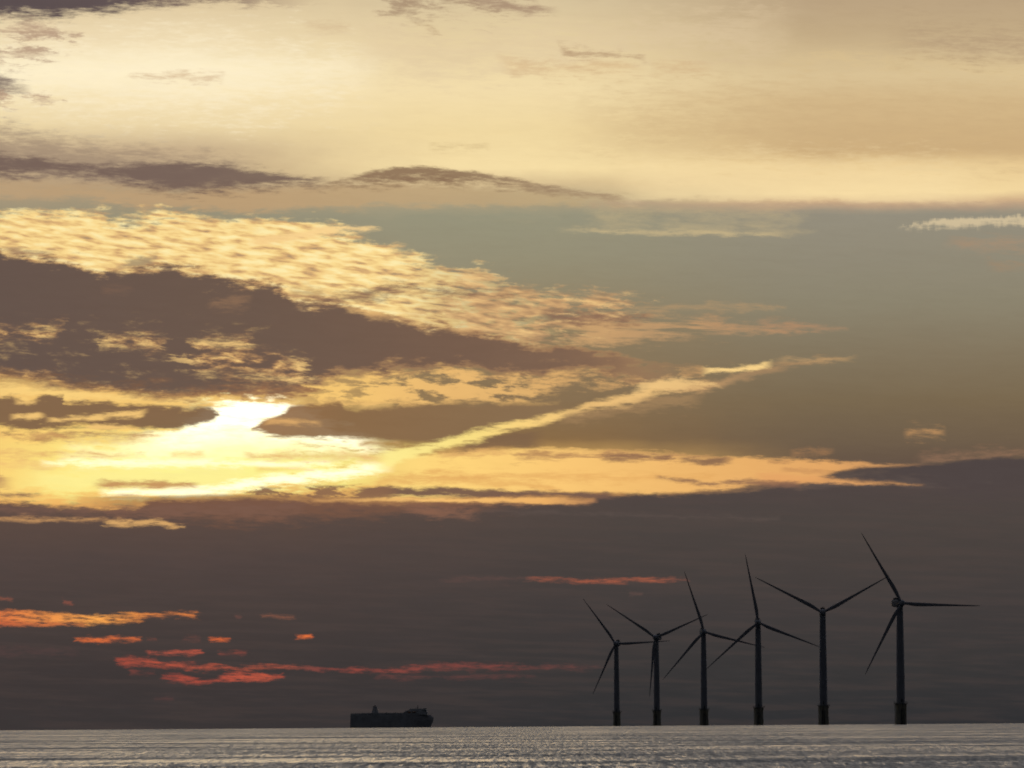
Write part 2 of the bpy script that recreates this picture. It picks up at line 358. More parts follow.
band([(355, 405, 410), (370, 404, 411), (395, 404, 409)], slit, .5, 4, 4, 'm')
band([(358, 443, 446), (375, 442, 445), (400, 442, 444)], (180, 130, 80), .8, 3, 3, 's')
# ---- bright band running to the right
band([(360, 456, 499), (420, 455, 499), (450, 452, 498), (512, 448, 494), (560, 448, 494), (640, 451, 495), (700, 455, 493), (768, 458, 484), (800, 459, 482), (850, 461, 471), (900, 464, 468), (950, 466, 467)],
     [(0, (255, 226, 132)), (.15, (255, 214, 124)), (.35, (250, 200, 118)), (.6, (236, 180, 108)), (.8, (226, 166, 102)), (1, (150, 112, 84))], 1, 3, 3, 's')
band([(760, 472, 484), (820, 476, 484), (860, 480, 486), (925, 484, 486)], (228, 165, 102), .95, 3, 3, 's')
band([(420, 466, 480), (512, 470, 480), (640, 472, 482), (720, 474, 480)], (228, 170, 98), .6, 6, 5, 'm', ('str', .4, .56))
band([(380, 477, 484), (430, 473, 484), (560, 486, 492)], (226, 168, 96), .6, 5, 4, 'm')
band([(440, 450, 458), (470, 448, 456), (512, 448, 453)], (214, 160, 100), .7, 5, 3, 'm')
band([(452, 449, 452), (470, 442, 451), (490, 437, 448), (512, 433, 448), (540, 430, 447)], (128, 100, 74), .9, 3, 3, 's')
band([(512, 451, 458), (560, 451, 460), (600, 451, 461), (660, 453, 460), (700, 457, 462), (735, 460, 463)], (176, 130, 88), .85, 4, 4, 'm', ('str', .38, .52))
band([(600, 453, 460), (640, 453, 461), (690, 455, 460)], (140, 104, 80), .8, 3, 4, 's', ('wis', .36, .5))
band([(678, 457, 461), (695, 457, 464), (715, 457, 466), (732, 459, 464)], (124, 94, 76), .85, 3, 3, 's')
band([(768, 460, 464), (790, 461, 464)], (170, 124, 84), .8, 3, 3, 's')
band([(655, 477, 479), (690, 478, 483), (712, 482, 486), (740, 479, 485), (768, 480, 487), (800, 482, 488)], (136, 100, 80), .85, 3, 3, 's')
band([(780, 468, 472), (800, 468, 473), (825, 470, 474)], (196, 142, 92), .6, 3, 3, 's')
# ---- contrail crossing the clear sky
CT = [(380, 452, 468), (410, 447, 460), (435, 441, 452), (460, 434, 447), (486, 427, 439), (512, 421, 431), (540, 416, 426), (558, 411, 420), (575, 408, 415), (590, 402, 411), (612, 397, 408), (634, 392, 405), (645, 387, 400), (665, 380, 394), (700, 380, 393), (720, 378, 389), (742, 371, 381), (780, 363, 371), (810, 358, 364), (860, 356, 360)]
band(CT, [(0, (255, 240, 150)), (.2, (255, 227, 134)), (.32, (255, 214, 130)), (.45, (240, 194, 124)), (.58, (236, 192, 126)), (.66, (196, 154, 106)), (.75, (166, 134, 98)), (.9, (160, 130, 96)), (1, (134, 118, 92))], .95, 4, 4.5, 's')
band([(560, 416, 424), (600, 408, 418), (640, 400, 412), (700, 392, 404)], (176, 140, 98), .55, 4, 8, 'm')
band([(632, 389, 394), (650, 380, 392), (680, 378, 391), (705, 381, 388), (722, 384, 387)], (240, 198, 132), .8, 4, 5, 's', ('wis', .32, .46))
band([(704, 367, 374), (725, 367, 373), (750, 365, 370), (772, 361, 366)], (250, 212, 140), 1, 3, 3, 's')
band([(772, 360, 364), (800, 357, 362), (830, 358, 362), (858, 356, 359)], (196, 158, 110), .7, 3, 4, 's', None, 30)
# ---- odd scraps
band([(905, 431, 436), (918, 428, 438), (932, 428, 438), (945, 431, 435)], (196, 148, 98), .9, 9, 9, 's', None, 12)
band([(790, 451, 455), (810, 449, 455), (834, 449, 453)], (164, 122, 84), .8, 5, 5, 's', None, 12)
band([(920, 460, 466), (960, 451, 462), (1000, 449, 460), (1200, 452, 462)], (146, 112, 88), .75, 8, 4, 'm')

# ---- the low bank of cloud
outer()
def bank_col(stops, x):
    s = [(sky_pt(x, y)[1], c) for y, c in stops]
    return RAMP(SS(cen(fA, 10, EL), -20, 300, kind='LINEAR'), [((e + 20) / 320, c) for e, c in s])
bl = bank_col([(490, (108, 83, 72)), (520, (93, 75, 67)), (560, (82, 69, 65)), (610, (73, 63, 60)), (670, (63, 56, 55)), (728, (58, 53, 53))], 100)
br = bank_col([(490, (80, 70, 67)), (520, (77, 69, 65)), (560, (72, 65, 62)), (610, (65, 60, 59)), (670, (56, 54, 54)), (724, (48, 48, 50))], 800)
bank = MIX(SS(AZ, -350, 200), bl, br)
bank = MIX(SS(fStr, .4, .7, 0, .14), bank, lin((98, 80, 74)))
bank = MIX(SS(fWis, .45, .75, 0, .10), bank, lin((66, 62, 64)))
bk = [(-200, 499, 900), (0, 500, 900), (40, 504, 900), (100, 507, 900), (134, 508, 900), (146, 501, 900), (180, 498, 900), (256, 497, 900), (320, 501, 900), (400, 503, 900), (512, 503, 900), (590, 502, 900), (602, 493, 900), (640, 494, 900), (700, 492, 900), (740, 490, 900), (768, 487, 900), (820, 486, 900), (870, 484, 900), (920, 485, 900), (1200, 482, 900)]
band(bk, bank, 1, 4, 4, 's')
band([(60, 497, 512), (140, 496, 518), (240, 494, 524), (330, 496, 520), (430, 500, 514), (520, 501, 508)], (132, 92, 70), .6, 3, 20, '0', None, 90)
band([(818, 474, 477), (840, 470, 478), (870, 467, 481), (900, 466, 485), (940, 463, 492), (965, 459, 500), (990, 457, 500), (1024, 458, 500), (1200, 460, 500)], (80, 70, 68), 1, 3, 14, 's')
band([(356, 489, 491), (370, 487, 495), (400, 486, 497), (425, 488, 497), (440, 487, 497), (512, 490, 498), (560, 491, 497), (612, 492, 500)], (118, 90, 76), .97, 3, 3, 's')
band([(240, 489, 500), (300, 486, 500), (380, 485, 500), (400, 490, 500)], (140, 104, 78), .95, 3, 4, 's', ('wis', .42, .54))
band([(310, 500, 502), (360, 498, 502), (420, 497, 502), (470, 498, 503), (512, 497, 503), (560, 498, 504), (588, 499, 503), (598, 500, 502)],
     [(0, (190, 140, 90)), (.4, (250, 196, 116)), (.8, (240, 180, 105)), (1, (170, 120, 86))], .95, 2, 2, 's')
band([(408, 504, 512), (430, 504, 517), (455, 508, 518), (480, 514, 518)], (146, 104, 82), .65, 6, 6, 'm')
band([(-200, 502, 516), (60, 506, 516), (150, 505, 518), (300, 503, 515)], (126, 94, 80), .6, 6, 8, 'm')
band([(-200, 516, 521), (60, 517, 522), (110, 518, 521), (140, 519, 521)], (200, 150, 98), .8, 3, 3, 's', ('fin', .2, .6))
band([(100, 523, 526), (128, 519, 527), (150, 519, 526), (175, 524, 528), (190, 527, 528)], (222, 172, 108), .9, 3, 3, 's', ('fin', .2, .56))
band([(480, 509, 512), (600, 512, 516), (700, 515, 519), (780, 518, 521)], (98, 84, 78), .5, 4, 4, 's')

def slot(pts, *a, **k):
    """a slit of lit cloud seen through the bank: drawn a little thinner than it is read, with feathered lips"""
    q = [(x, t + .13 * (b - t), b - .13 * (b - t)) if t > 400 else (x, t, b) for x, t, b in pts]
    a = list(a); a[2] = a[2] * 1.35; a[3] = a[3] * 1.35
    band(q, *a, **k)
# ---- orange and red slots near the horizon
GL = ('str', .25, .42)
slot([(-200, 604, 628), (0, 607, 628), (30, 609, 628), (60, 611, 627), (90, 613, 626), (110, 613, 625), (130, 613, 622), (160, 612, 617), (190, 612, 615), (208, 613, 615)],
     [(0, (208, 110, 64)), (.5, (228, 126, 70)), (.72, (255, 172, 84)), (.86, (236, 138, 70)), (.98, (240, 138, 70)), (1, (180, 90, 60))], 1, 3, 4, 's', ('fin', .2, .68))
slot([(-200, 619, 627), (0, 620, 627), (60, 622, 626), (90, 623, 625)], (188, 92, 62), .7, 3, 3, 's', ('fin', .2, .68))
slot([(70, 638, 640), (85, 637, 642), (100, 636, 644), (120, 636, 642), (140, 636, 641), (148, 638, 640)], (232, 116, 62), .98, 2, 3, 's', ('fin', .2, .68))
slot([(143, 637, 641), (150, 638, 641), (160, 637, 640)], (140, 78, 64), .6, 3, 3, 's', ('fin', .2, .68))
slot([(205, 638, 641), (214, 637, 642), (228, 637, 642), (236, 639, 641)], (236, 112, 58), .98, 2, 2, 's', ('fin', .2, .68))
slot([(178, 637, 640), (205, 638, 641)], (112, 72, 64), .6, 3, 3, 's', ('fin', .2, .68))
slot([(142, 652, 654), (158, 650, 655), (180, 650, 655), (200, 649, 654), (208, 651, 653)], (186, 88, 68), .95, 2, 3, 's', ('fin', .2, .68))
slot([(214, 650, 654), (228, 653, 656), (240, 651, 655), (252, 651, 654)], (150, 76, 64), .7, 3, 3, 's', ('fin', .2, .68))
slot([(110, 658, 661), (125, 657, 667), (150, 657, 667), (165, 661, 668), (200, 664, 671), (230, 665, 670), (256, 665, 669), (290, 665, 668), (325, 668, 670)],
     [(0, (160, 74, 60)), (.3, (190, 88, 66)), (.7, (186, 90, 66)), (1, (110, 70, 66))], .96, 3, 3, 's', ('fin', .2, .68))
slot([(153, 674, 677), (165, 672, 681), (190, 676, 684), (207, 680, 684), (216, 677, 683), (235, 672, 683), (256, 672, 683), (272, 674, 681), (290, 673, 676)],
     [(0, (160, 72, 60)), (.5, (192, 86, 66)), (.8, (206, 94, 68)), (1, (170, 76, 60))], .96, 3, 3, 's', ('fin', .2, .68))
slot([(125, 670, 674), (145, 671, 675), (160, 671, 674)], (132, 70, 62), .7, 3, 3, 's', ('fin', .2, .68))
slot([(150, 698, 701), (165, 697, 700), (178, 698, 700)], (98, 64, 62), .6, 3, 3, 's', ('fin', .2, .68))
slot([(300, 668, 670), (327, 668, 671), (360, 668, 671), (390, 669, 674), (405, 667, 674), (420, 663, 672), (450, 662, 671), (500, 663, 670), (540, 664, 669), (610, 667, 670)],
     [(0, (110, 68, 64)), (.15, (160, 76, 64)), (.4, (140, 72, 64)), (.7, (124, 70, 64)), (1, (84, 66, 64))], .9, 3, 4, 's', ('fin', .2, .68))
slot([(370, 673, 678), (440, 674, 679), (540, 674, 679)], (108, 68, 64), .6, 3, 4, 's', ('fin', .2, .68))
slot([(520, 578, 582), (550, 576, 581), (580, 577, 583), (610, 578, 584), (650, 577, 583), (676, 578, 582), (694, 580, 582)],
     [(0, (120, 80, 70)), (.3, (168, 92, 68)), (.8, (168, 94, 70)), (1, (110, 78, 72))], .95, 2, 3, 's', ('fin', .2, .68))
slot([(440, 577, 582), (500, 577, 581), (530, 578, 581)], (110, 80, 74), .5, 4, 4, 's')
slot([(625, 592, 596), (645, 592, 595)], (102, 78, 72), .6, 3, 3, 's', ('fin', .2, .68))
slot([(292, 636, 639), (302, 635, 639), (309, 634, 638), (317, 636, 638)], [(0, (150, 80, 62)), (.6, (244, 122, 62)), (1, (200, 90, 60))], .98, 2, 2, 's', ('fin', .2, .68))
slot([(256, 615, 618), (275, 614, 619), (300, 616, 620)], (150, 94, 72), .7, 3, 3, 's', ('fin', .2, .68))
slot([(-100, 596, 601), (8, 597, 601), (16, 599, 601)], (170, 96, 72), .7, 3, 3, 's', ('fin', .2, .68))
slot([(60, 600, 603), (68, 600, 604), (76, 601, 603)], (170, 92, 72), .7, 3, 3, 's', ('fin', .2, .68))
slot([(232, 615, 618), (245, 615, 618)], (120, 78, 70), .6, 3, 3, 's', ('fin', .2, .68))
slot([(-100, 640, 650), (40, 648, 655), (80, 653, 657)], (92, 68, 66), .5, 5, 5, 'm')
outer()
v = COL[0]
# fibres and mottling all through the cloud
v = MIX(SS(fEdge, .42, .66, 0, .10), v, (.84, .80, .77, 1), 'MULTIPLY')
v = MIX(SS(fWis, .44, .66, 0, .09), v, (1.12, 1.10, 1.06, 1), 'MULTIPLY')
v = MIX(SS(fStr, .46, .66, 0, .09), v, (.88, .86, .85, 1), 'MULTIPLY')
view_sky = v

# ---- the rest of the dome: cloud over the sea in front, dusk blue behind, Nishita air everywhere
AZd = M('ABSOLUTE', M('SUBTRACT', AZ, math.radians(SUN_AZ) * FOC))
front = SS(AZd, FOC * R(16), FOC * R(95), 1.0, 0.0)
up = RAMP(SS(EL, FOC * R(5), FOC * R(75), kind='LINEAR'), [(0, (206, 194, 172)), (.06, (200, 200, 202)), (.25, (188, 198, 214)), (.7, (140, 154, 176)), (1, (116, 130, 152))])
up = MIX(SS(fUp, .38, .62, .0, .55), up, lin((110, 102, 100)))
dome = MIX(SS(EL, FOC * R(6.6), FOC * R(13)), view_sky, up)
back = RAMP(SS(EL, 0, FOC * R(80), kind='LINEAR'), [(0, (36, 35, 38)), (.3, (44, 44, 49)), (1, (70, 74, 84))])
dome = MIX(front, back, dome)
nish = node('ShaderNodeTexSky', sky_type='NISHITA', sun_disc=False)
nish.sun_elevation = R(SUN_EL); nish.sun_rotation = R(SUN_AZ)
nish.air_density = 1.2; nish.dust_density = 2.0
bg1 = node('ShaderNodeBackground'); put(bg1.inputs[0], dome); bg1.inputs[1].default_value = 1.0
bg2 = node('ShaderNodeBackground'); put(bg2.inputs[0], nish.outputs[0])
put(bg2.inputs[1], SS(EL, FOC * R(8), FOC * R(20), 0.0, 0.012))
add = node('ShaderNodeAddShader'); LK.new(bg1.outputs[0], add.inputs[0]); LK.new(bg2.outputs[0], add.inputs[1])
outw = node('ShaderNodeOutputWorld'); LK.new(add.outputs[0], outw.inputs[0])
world.cycles.sampling_method = 'MANUAL'; world.cycles.sample_map_resolution = 512

# ------------------------------------------------------------------ helpers
RE = 6371000.0
def sea_z(x, y): return -(x * x + y * y) / (2 * RE)

def material(name, col, rough=0.5, metal=0.0, var=0.15, scale=0.6, dirt=None):
    m = bpy.data.materials.new(name); m.use_nodes = True
    nt = m.node_tree; b = nt.nodes['Principled BSDF']
    b.inputs['Roughness'].default_value = rough; b.inputs['Specular IOR Level'].default_value = .2; b.inputs['Metallic'].default_value = metal
    t = nt.nodes.new('ShaderNodeTexCoord'); n = nt.nodes.new('ShaderNodeTexNoise')
    n.inputs['Scale'].default_value = scale; n.inputs['Detail'].default_value = 6
    nt.links.new(t.outputs['Object'], n.inputs['Vector'])
    r = nt.nodes.new('ShaderNodeValToRGB'); nt.links.new(n.outputs['Fac'], r.inputs[0])
    d = dirt or tuple(c * (1 - var * 2) for c in col)
    r.color_ramp.elements[0].position = .3; r.color_ramp.elements[0].color = (*d, 1)
    r.color_ramp.elements[1].position = .6; r.color_ramp.elements[1].color = (*col, 1)
    nt.links.new(r.outputs[0], b.inputs['Base Color'])
    return m
paint = material('turbine_paint', (.24, .24, .26), .85, var=.08, scale=.15)
nac_m = material('nacelle_paint', (.14, .14, .15), .9, var=.06, scale=.2)
blade_m = material('blade_gelcoat', (.22, .22, .24), .85, var=.06, scale=.2)
pile_m = material('transition_paint', (.30, .27, .20), .9, scale=.3, dirt=(.2, .19, .17))
steel = material('dark_steel', (.06, .06, .06), .6)
hull_m = material('hull_paint', (.42, .41, .42), .85, scale=.08)
red_m = material('boot_topping', (.12, .02, .015), .6, scale=.1)
white_m = material('ship_grey', (.5, .5, .5), .85, scale=.1)
glass_m = material('dark_glass', (.04, .05, .06), .6)
lifeb_m = material('lifeboat_orange', (.3, .14, .06), .5)

def mesh_obj(name, bm, mat, parent=None, smooth=True, loc=None):
    me = bpy.data.meshes.new(name)
    bmesh.ops.recalc_face_normals(bm, faces=bm.faces)
    bm.to_mesh(me); bm.free(); me.materials.append(mat)
    if smooth:
        for p in me.polygons: p.use_smooth = True
        try: me.set_sharp_from_angle(angle=R(38))
        except Exception: pass
    o = bpy.data.objects.new(name, me); C.objects.link(o)
    if parent: o.parent = parent
    if loc: o.location = loc
    return o

def loft(bm, rings, cap=True):
    vs = [[bm.verts.new(p) for p in r] for r in rings]
    n = len(rings[0])
    for a, b in zip(vs[:-1], vs[1:]):
        for i in range(n):
            bm.faces.new((a[i], a[(i + 1) % n], b[(i + 1) % n], b[i]))
    if cap:
        bm.faces.new(vs[0][::-1]); bm.faces.new(vs[-1])
def lathe(bm, prof, n=28, c=(0, 0)):
    loft(bm, [[(c[0] + r * math.cos(2 * math.pi * k / n), c[1] + r * math.sin(2 * math.pi * k / n), z) for k in range(n)] for r, z in prof])
def box(bm, x0, x1, y0, y1, z0, z1, bev=0.0):
    g = bmesh.ops.create_cube(bm, size=1)
    for v in g['verts']:
        v.co = Vector(((x0 + x1) / 2 + v.co.x * (x1 - x0), (y0 + y1) / 2 + v.co.y * (y1 - y0), (z0 + z1) / 2 + v.co.z * (z1 - z0)))
    if bev:
        es = list({e for v in g['verts'] for e in v.link_edges})
        bmesh.ops.bevel(bm, geom=es, offset=bev, segments=3, profile=.6, affect='EDGES')
def tube(bm, p, q, r, n=8):
    p, q = Vector(p), Vector(q); d = (q - p).normalized()
    a = d.orthogonal().normalized(); b = d.cross(a)
    loft(bm, [[c + (a * math.cos(2 * math.pi * k / n) + b * math.sin(2 * math.pi * k / n)) * r for k in range(n)] for c in (p, q)])

# ------------------------------------------------------------------ the sea: curved sheet with real waves
def build_sea():
    az_in = np.radians(np.linspace(-7.5, 7.5, 640))
    az_out = np.radians(np.concatenate([np.linspace(7.5, 352.5, 70)[1:-1]]))
    az = np.concatenate([az_in, az_out])
    r = [0.0 + 2.0]
    while r[-1] < 300: r.append(r[-1] * 1.25)
    r[-1] = 300
    while r[-1] < 9000: r.append(r[-1] * 1.0031)
    while r[-1] < 60000: r.append(r[-1] * 1.12)
    r = np.array(r)
    A, RR = np.meshgrid(az, r)
    X = RR * np.sin(A); Y = RR * np.cos(A)
    Z = -(X ** 2 + Y ** 2) / (2 * RE)
    rng = np.random.RandomState(3)
    inner = (np.abs((A + np.pi) % (2 * np.pi) - np.pi) < np.radians(7.6))
    dr = RR * 0.0031
    H = np.zeros_like(Z)
    # slow gusts: patches of rougher and smoother water
    G = np.zeros_like(Z)
    for k in range(14):
        lx, ly = rng.uniform(200, 900), rng.uniform(60, 260)
        G += np.sin(X * 2 * np.pi / lx * rng.choice([-1, 1]) + Y * 2 * np.pi / ly + rng.uniform(0, 6.28))
    G = 1 + 0.16 * G
    G = np.clip(G, .35, 1.9)
    for k in range(64):
        lam = 2.2 * (5.0 ** rng.uniform(0, 1))
        th = rng.uniform(-1.25, 1.25)
        kx, ky = math.sin(th) * 2 * np.pi / lam, math.cos(th) * 2 * np.pi / lam
        amp = 0.0006 * lam
        att = np.clip((lam * 1.0 / np.maximum(dr, .01) - 2.2) / 3.0, 0, 1)
        ph = kx * X + ky * Y + rng.uniform(0, 6.28)
        H += amp * att * (np.sin(ph) + .22 * np.cos(2 * ph))
    Z = Z + np.where(inner & (RR > 250), H * G, 0)
    nr, na = A.shape
    co = np.stack([X, Y, Z], -1).reshape(-1, 3)
    i = np.arange(nr - 1)[:, None]; j = np.arange(na)[None, :]
    a = i * na + j; b = i * na + (j + 1) % na; c = (i + 1) * na + (j + 1) % na; d = (i + 1) * na + j
    q = np.stack([a, d, c, b], -1).reshape(-1, 4)
    cidx = len(co)
    co = np.vstack([co, [0, 0, 0]])
    tri = np.stack([np.full(na, cidx), np.arange(na), (np.arange(na) + 1) % na], -1)
    me = bpy.data.meshes.new('sea')
    me.vertices.add(len(co)); me.vertices.foreach_set('co', co.ravel().astype(np.float32))
    nl = q.size + tri.size
    me.loops.add(nl); me.loops.foreach_set('vertex_index', np.concatenate([q.ravel(), tri.ravel()]).astype(np.int32))
    nf = len(q) + len(tri)
    me.polygons.add(nf)
    st = np.concatenate([np.arange(len(q)) * 4, q.size + np.arange(len(tri)) * 3]).astype(np.int32)
    me.polygons.foreach_set('loop_start', st)
    me.polygons.foreach_set('use_smooth', np.ones(nf, bool))
    me.update(calc_edges=True); me.validate()
    o = bpy.data.objects.new('sea', me); C.objects.link(o)
    o['kind'] = 'structure'
    return o
sea = build_sea()
wm = bpy.data.materials.new('sea_water'); wm.use_nodes = True
nt = wm.node_tree; b = nt.nodes['Principled BSDF']
def wn(t, **k):
    n = nt.nodes.new(t)
    for a_, v in k.items(): setattr(n, a_, v)
    return n
g = wn('ShaderNodeNewGeometry')
def wnoise(sx, sy, detail, rough=.6):
    v = wn('ShaderNodeVectorMath', operation='MULTIPLY'); nt.links.new(g.outputs['Position'], v.inputs[0])
    v.inputs[1].default_value = (1 / sx, 1 / sy, 1 / sx)
    n = wn('ShaderNodeTexNoise'); n.inputs['Scale'].default_value = 1; n.inputs['Detail'].default_value = detail
    n.inputs['Roughness'].default_value = rough
    nt.links.new(v.outputs[0], n.inputs['Vector'])
    return n.outputs['Fac']
b.inputs['Base Color'].default_value = (.036, .05, .055, 1)
b.inputs['IOR'].default_value = 1.333
rip1 = wnoise(.55, .55, 4); rip2 = wnoise(5, 4, 5)
ad = wn('ShaderNodeMath', operation='MULTIPLY_ADD'); nt.links.new(rip2, ad.inputs[0]); ad.inputs[1].default_value = 4.0; nt.links.new(rip1, ad.inputs[2])
bp = wn('ShaderNodeBump'); bp.inputs['Strength'].default_value = 1.0; bp.inputs['Distance'].default_value = 0.16
nt.links.new(ad.outputs[0], bp.inputs['Height']); nt.links.new(bp.outputs[0], b.inputs['Normal'])
pat = wnoise(70, 60, 5, .65)
pat2 = wnoise(.5, 30, 4, .9)
pm = wn('ShaderNodeMath', operation='MULTIPLY_ADD'); nt.links.new(pat2, pm.inputs[0]); pm.inputs[1].default_value = 4.0
px_ = wn('ShaderNodeMath', operation='MULTIPLY'); nt.links.new(pat, px_.inputs[0]); px_.inputs[1].default_value = 2.8
nt.links.new(px_.outputs[0], pm.inputs[2])
mr = wn('ShaderNodeMapRange'); nt.links.new(pm.outputs[0], mr.inputs[0]); mr.inputs[1].default_value = 2.8; mr.inputs[2].default_value = 4.04
mr.inputs[3].default_value = .13; mr.inputs[4].default_value = .72
nt.links.new(mr.outputs[0], b.inputs['Roughness'])
sea.data.materials.append(wm)

# ------------------------------------------------------------------ wind turbine
HUB_H = 80.0; TP = 13.9
def make_turbine():
    root = bpy.data.objects.new('wind_turbine', None); C.objects.link(root)
    # rotor faces -Y (towards the shore) in its own frame
    bm = bmesh.new()
    lathe(bm, [(2.95, TP + .05), (2.95, TP + .5), (2.8, TP + .5), (2.7, 31.6), (2.85, 31.7), (2.85, 32.5), (2.7, 32.6),
               (2.46, 54.9), (2.54, 55), (2.54, 55.4), (2.44, 55.5), (2.1, 77.2), (2.18, 77.3), (2.18, 77.7)], 32)
    tower = mesh_obj('tower', bm, paint, root)
    bm = bmesh.new(); box(bm, -.45, .45, -2.98, -2.70, TP + .9, TP + 3.1, .06)
    mesh_obj('door', bm, steel, tower)
    bm = bmesh.new()
    lathe(bm, [(3.75, -8), (3.75, 4.8), (3.55, 5.0), (3.45, TP - 2.4), (3.9, TP - 1.3), (3.9, TP - .32)], 32)
    for a in (40, 160, 250, 320):                 # cable tubes
        x, y = 3.85 * math.cos(R(a)), 3.85 * math.sin(R(a))
        tube(bm, (x, y, -6), (x, y, TP - .5), .2)
    tp = mesh_obj('transition_piece', bm, pile_m, root)
    bm = bmesh.new()
    lathe(bm, [(2.6, TP - .3), (4.6, TP - .3), (4.65, TP), (2.6, TP)], 24)
    for k in range(24):
        a = 2 * math.pi * k / 24
        tube(bm, (4.5 * math.cos(a), 4.5 * math.sin(a), TP), (4.5 * math.cos(a), 4.5 * math.sin(a), TP + 1.15), .05, 6)
        a2 = 2 * math.pi * (k + 1) / 24
        for h in (.6, 1.15):
            tube(bm, (4.5 * math.cos(a), 4.5 * math.sin(a), TP + h), (4.5 * math.cos(a2), 4.5 * math.sin(a2), TP + h), .045, 6)
    mesh_obj('platform', bm, steel, root)
    bm = bmesh.new()
    for s in (-1, 1):
        tube(bm, (s * .9, -4.5, -4), (s * .9, -4.5, 10.5), .24)
        for z in (0.8, 5, 10.2): tube(bm, (s * .9, -4.5, z), (s * .8, -3.4, z), .14)
        tube(bm, (s * .28, -4.05, -2), (s * .28, -4.05, TP - .3), .06, 6)
    for k in range(42): tube(bm, (-.28, -4.05, -1.5 + k * .36), (.28, -4.05, -1.5 + k * .36), .03, 5)
    mesh_obj('boat_landing', bm, steel, root)
    # nacelle
    bm = bmesh.new()
    def rr(w, h, y, zc):
        pts = []
        for k in range(24):
            a = 2 * math.pi * k / 24; c, s = math.cos(a), math.sin(a)
            e = 0.45
            pts.append((w * abs(c) ** e * (1 if c > 0 else -1), y, zc + h * abs(s) ** e * (1 if s > 0 else -1)))
        return pts
    loft(bm, [rr(1.6, 1.6, -3.4, HUB_H), rr(2.1, 2.15, -3.0, HUB_H), rr(2.25, 2.4, -1.5, HUB_H), rr(2.35, 2.55, 2, HUB_H), rr(2.35, 2.5, 9, HUB_H + .1), rr(2.1, 2.2, 12, HUB_H + .3), rr(1.6, 1.7, 12.9, HUB_H + .4)])
    nac = mesh_obj('nacelle', bm, nac_m, root)
    bm = bmesh.new(); box(bm, -1.6, 1.6, 8.4, 9.8, HUB_H + 2.4, HUB_H + 3.7, .15)
    mesh_obj('cooler', bm, steel, nac)
    bm = bmesh.new(); tube(bm, (0, 9.0, HUB_H + 1.8), (0, 9.0, HUB_H + 4.3), .12); tube(bm, (-.7, 9, HUB_H + 3.9), (.7, 9, HUB_H + 3.9), .07)
    lathe(bm, [(.05, HUB_H + 3.9), (.2, HUB_H + 4.05), (.2, HUB_H + 4.25), (.05, HUB_H + 4.35)], 10, (.7, 9))
    mesh_obj('wind_vane', bm, steel, nac)
    # hub: own origin so it can turn about the shaft
    bm = bmesh.new()
    prof = [(.05, -3.0), (.9, -2.8), (1.6, -2.2), (2.05, -1.2), (2.2, -.2), (2.2, .9), (1.8, 1.5)]
    loft(bm, [[(rad * math.cos(2 * math.pi * k / 24), y, rad * math.sin(2 * math.pi * k / 24)) for k in range(24)] for rad, y in prof])
    hub = mesh_obj('hub', bm, paint, root, loc=(0, -4.4, HUB_H))
    # blade along +X of the hub frame
    bm = bmesh.new(); rings = []
    st = [(1.2, 1.9, 1.0, 0), (2.8, 1.9, 1.0, 3), (5, 2.1, .72, 10), (8, 2.55, .42, 10), (11, 2.65, .32, 8), (15, 2.45, .27, 6.5), (20, 2.1, .24, 5), (26, 1.75, .22, 3.5), (32, 1.45, .21, 2.2),
          (38, 1.18, .2, 1.2), (44, .92, .19, .4), (49, .7, .18, 0), (52.5, .45, .17, 0), (54.3, .12, .17, 0)]
    for r_, ch, th, tw in st:
        ring = []
        rd = min(1, max(0, (1 - th) / .7))
        for k in range(20):
            a = 2 * math.pi * k / 20
            cx = math.cos(a) * .5 * ch; cy = math.sin(a) * .5 * ch * th
            cy *= (1 + .55 * rd * math.cos(a)) if rd > 0 else 1
            cx -= ch * .2 * rd                      # pitch axis nearer the leading edge
            t_ = R(tw)
            u = cx * math.cos(t_) - cy * math.sin(t_); w = cx * math.sin(t_) + cy * math.cos(t_)
            pre = -1.6 * (r_ / 53.5) ** 2
            ring.append((r_, pre + w, u))
        rings.append(ring)
    loft(bm, rings)
    bl = mesh_obj('blade', bm, blade_m, hub)
    for k in (1, 2):
        c = bl.copy(); C.objects.link(c); c.parent = hub
        c.rotation_euler = (0, -k * 2 * math.pi / 3, 0)
    return root

def copy_tree(o, parent=None):
    c = o.copy(); C.objects.link(c); c.parent = parent
    for ch in list(o.children):
        copy_tree(ch, c)
    return c

# x, y (metres), yaw, angle of the first blade, label
SITES = [
    (102.0, 6328, -10, 124.5, 'smallest and most distant grey turbine, leftmost of the row of six'),
    (131.4, 5900, -14, 144.3, 'second grey turbine from the left, one blade hanging nearly straight down beside its tower'),
    (164.4, 5569, 6, 107.3, 'third grey turbine from the left, one blade steeply up, another sloping slightly down'),
    (192.6, 5081, 2, 100.0, 'fourth grey turbine from the left, one blade almost straight up'),
    (222.1, 4641, 0, 150.3, 'fifth grey turbine from the left, two blades raised in a wide open V'),
    (256.6, 4297, 17, 120.0, 'tallest and nearest grey turbine, rightmost of the row, one blade level to the right'),
]
proto = make_turbine()
roots = [proto] + [copy_tree(proto) for _ in SITES[1:]]
for root, (x, y, yaw, ang, lab) in zip(roots, SITES):
    x -= 2.46 / FOC * y                      # the camera's roll
    az_line = math.degrees(math.atan2(x, y))
    root.location = (x, y, sea_z(x, y)); root.rotation_euler = (0, 0, R(yaw - az_line))
    root['label'] = lab; root['category'] = 'wind turbine'; root['group'] = 'offshore wind turbines standing in a row in the sea'
    for ch in root.children:
        if ch.name.startswith('hub'):
            ch.rotation_euler = (0, -R(ang), 0)
            for b_ in ch.children:                # blades sag a little under their own weight
                own = ang - math.degrees(b_.rotation_euler.y)
                b_.rotation_euler.y += R(2.0 * math.cos(R(own)))

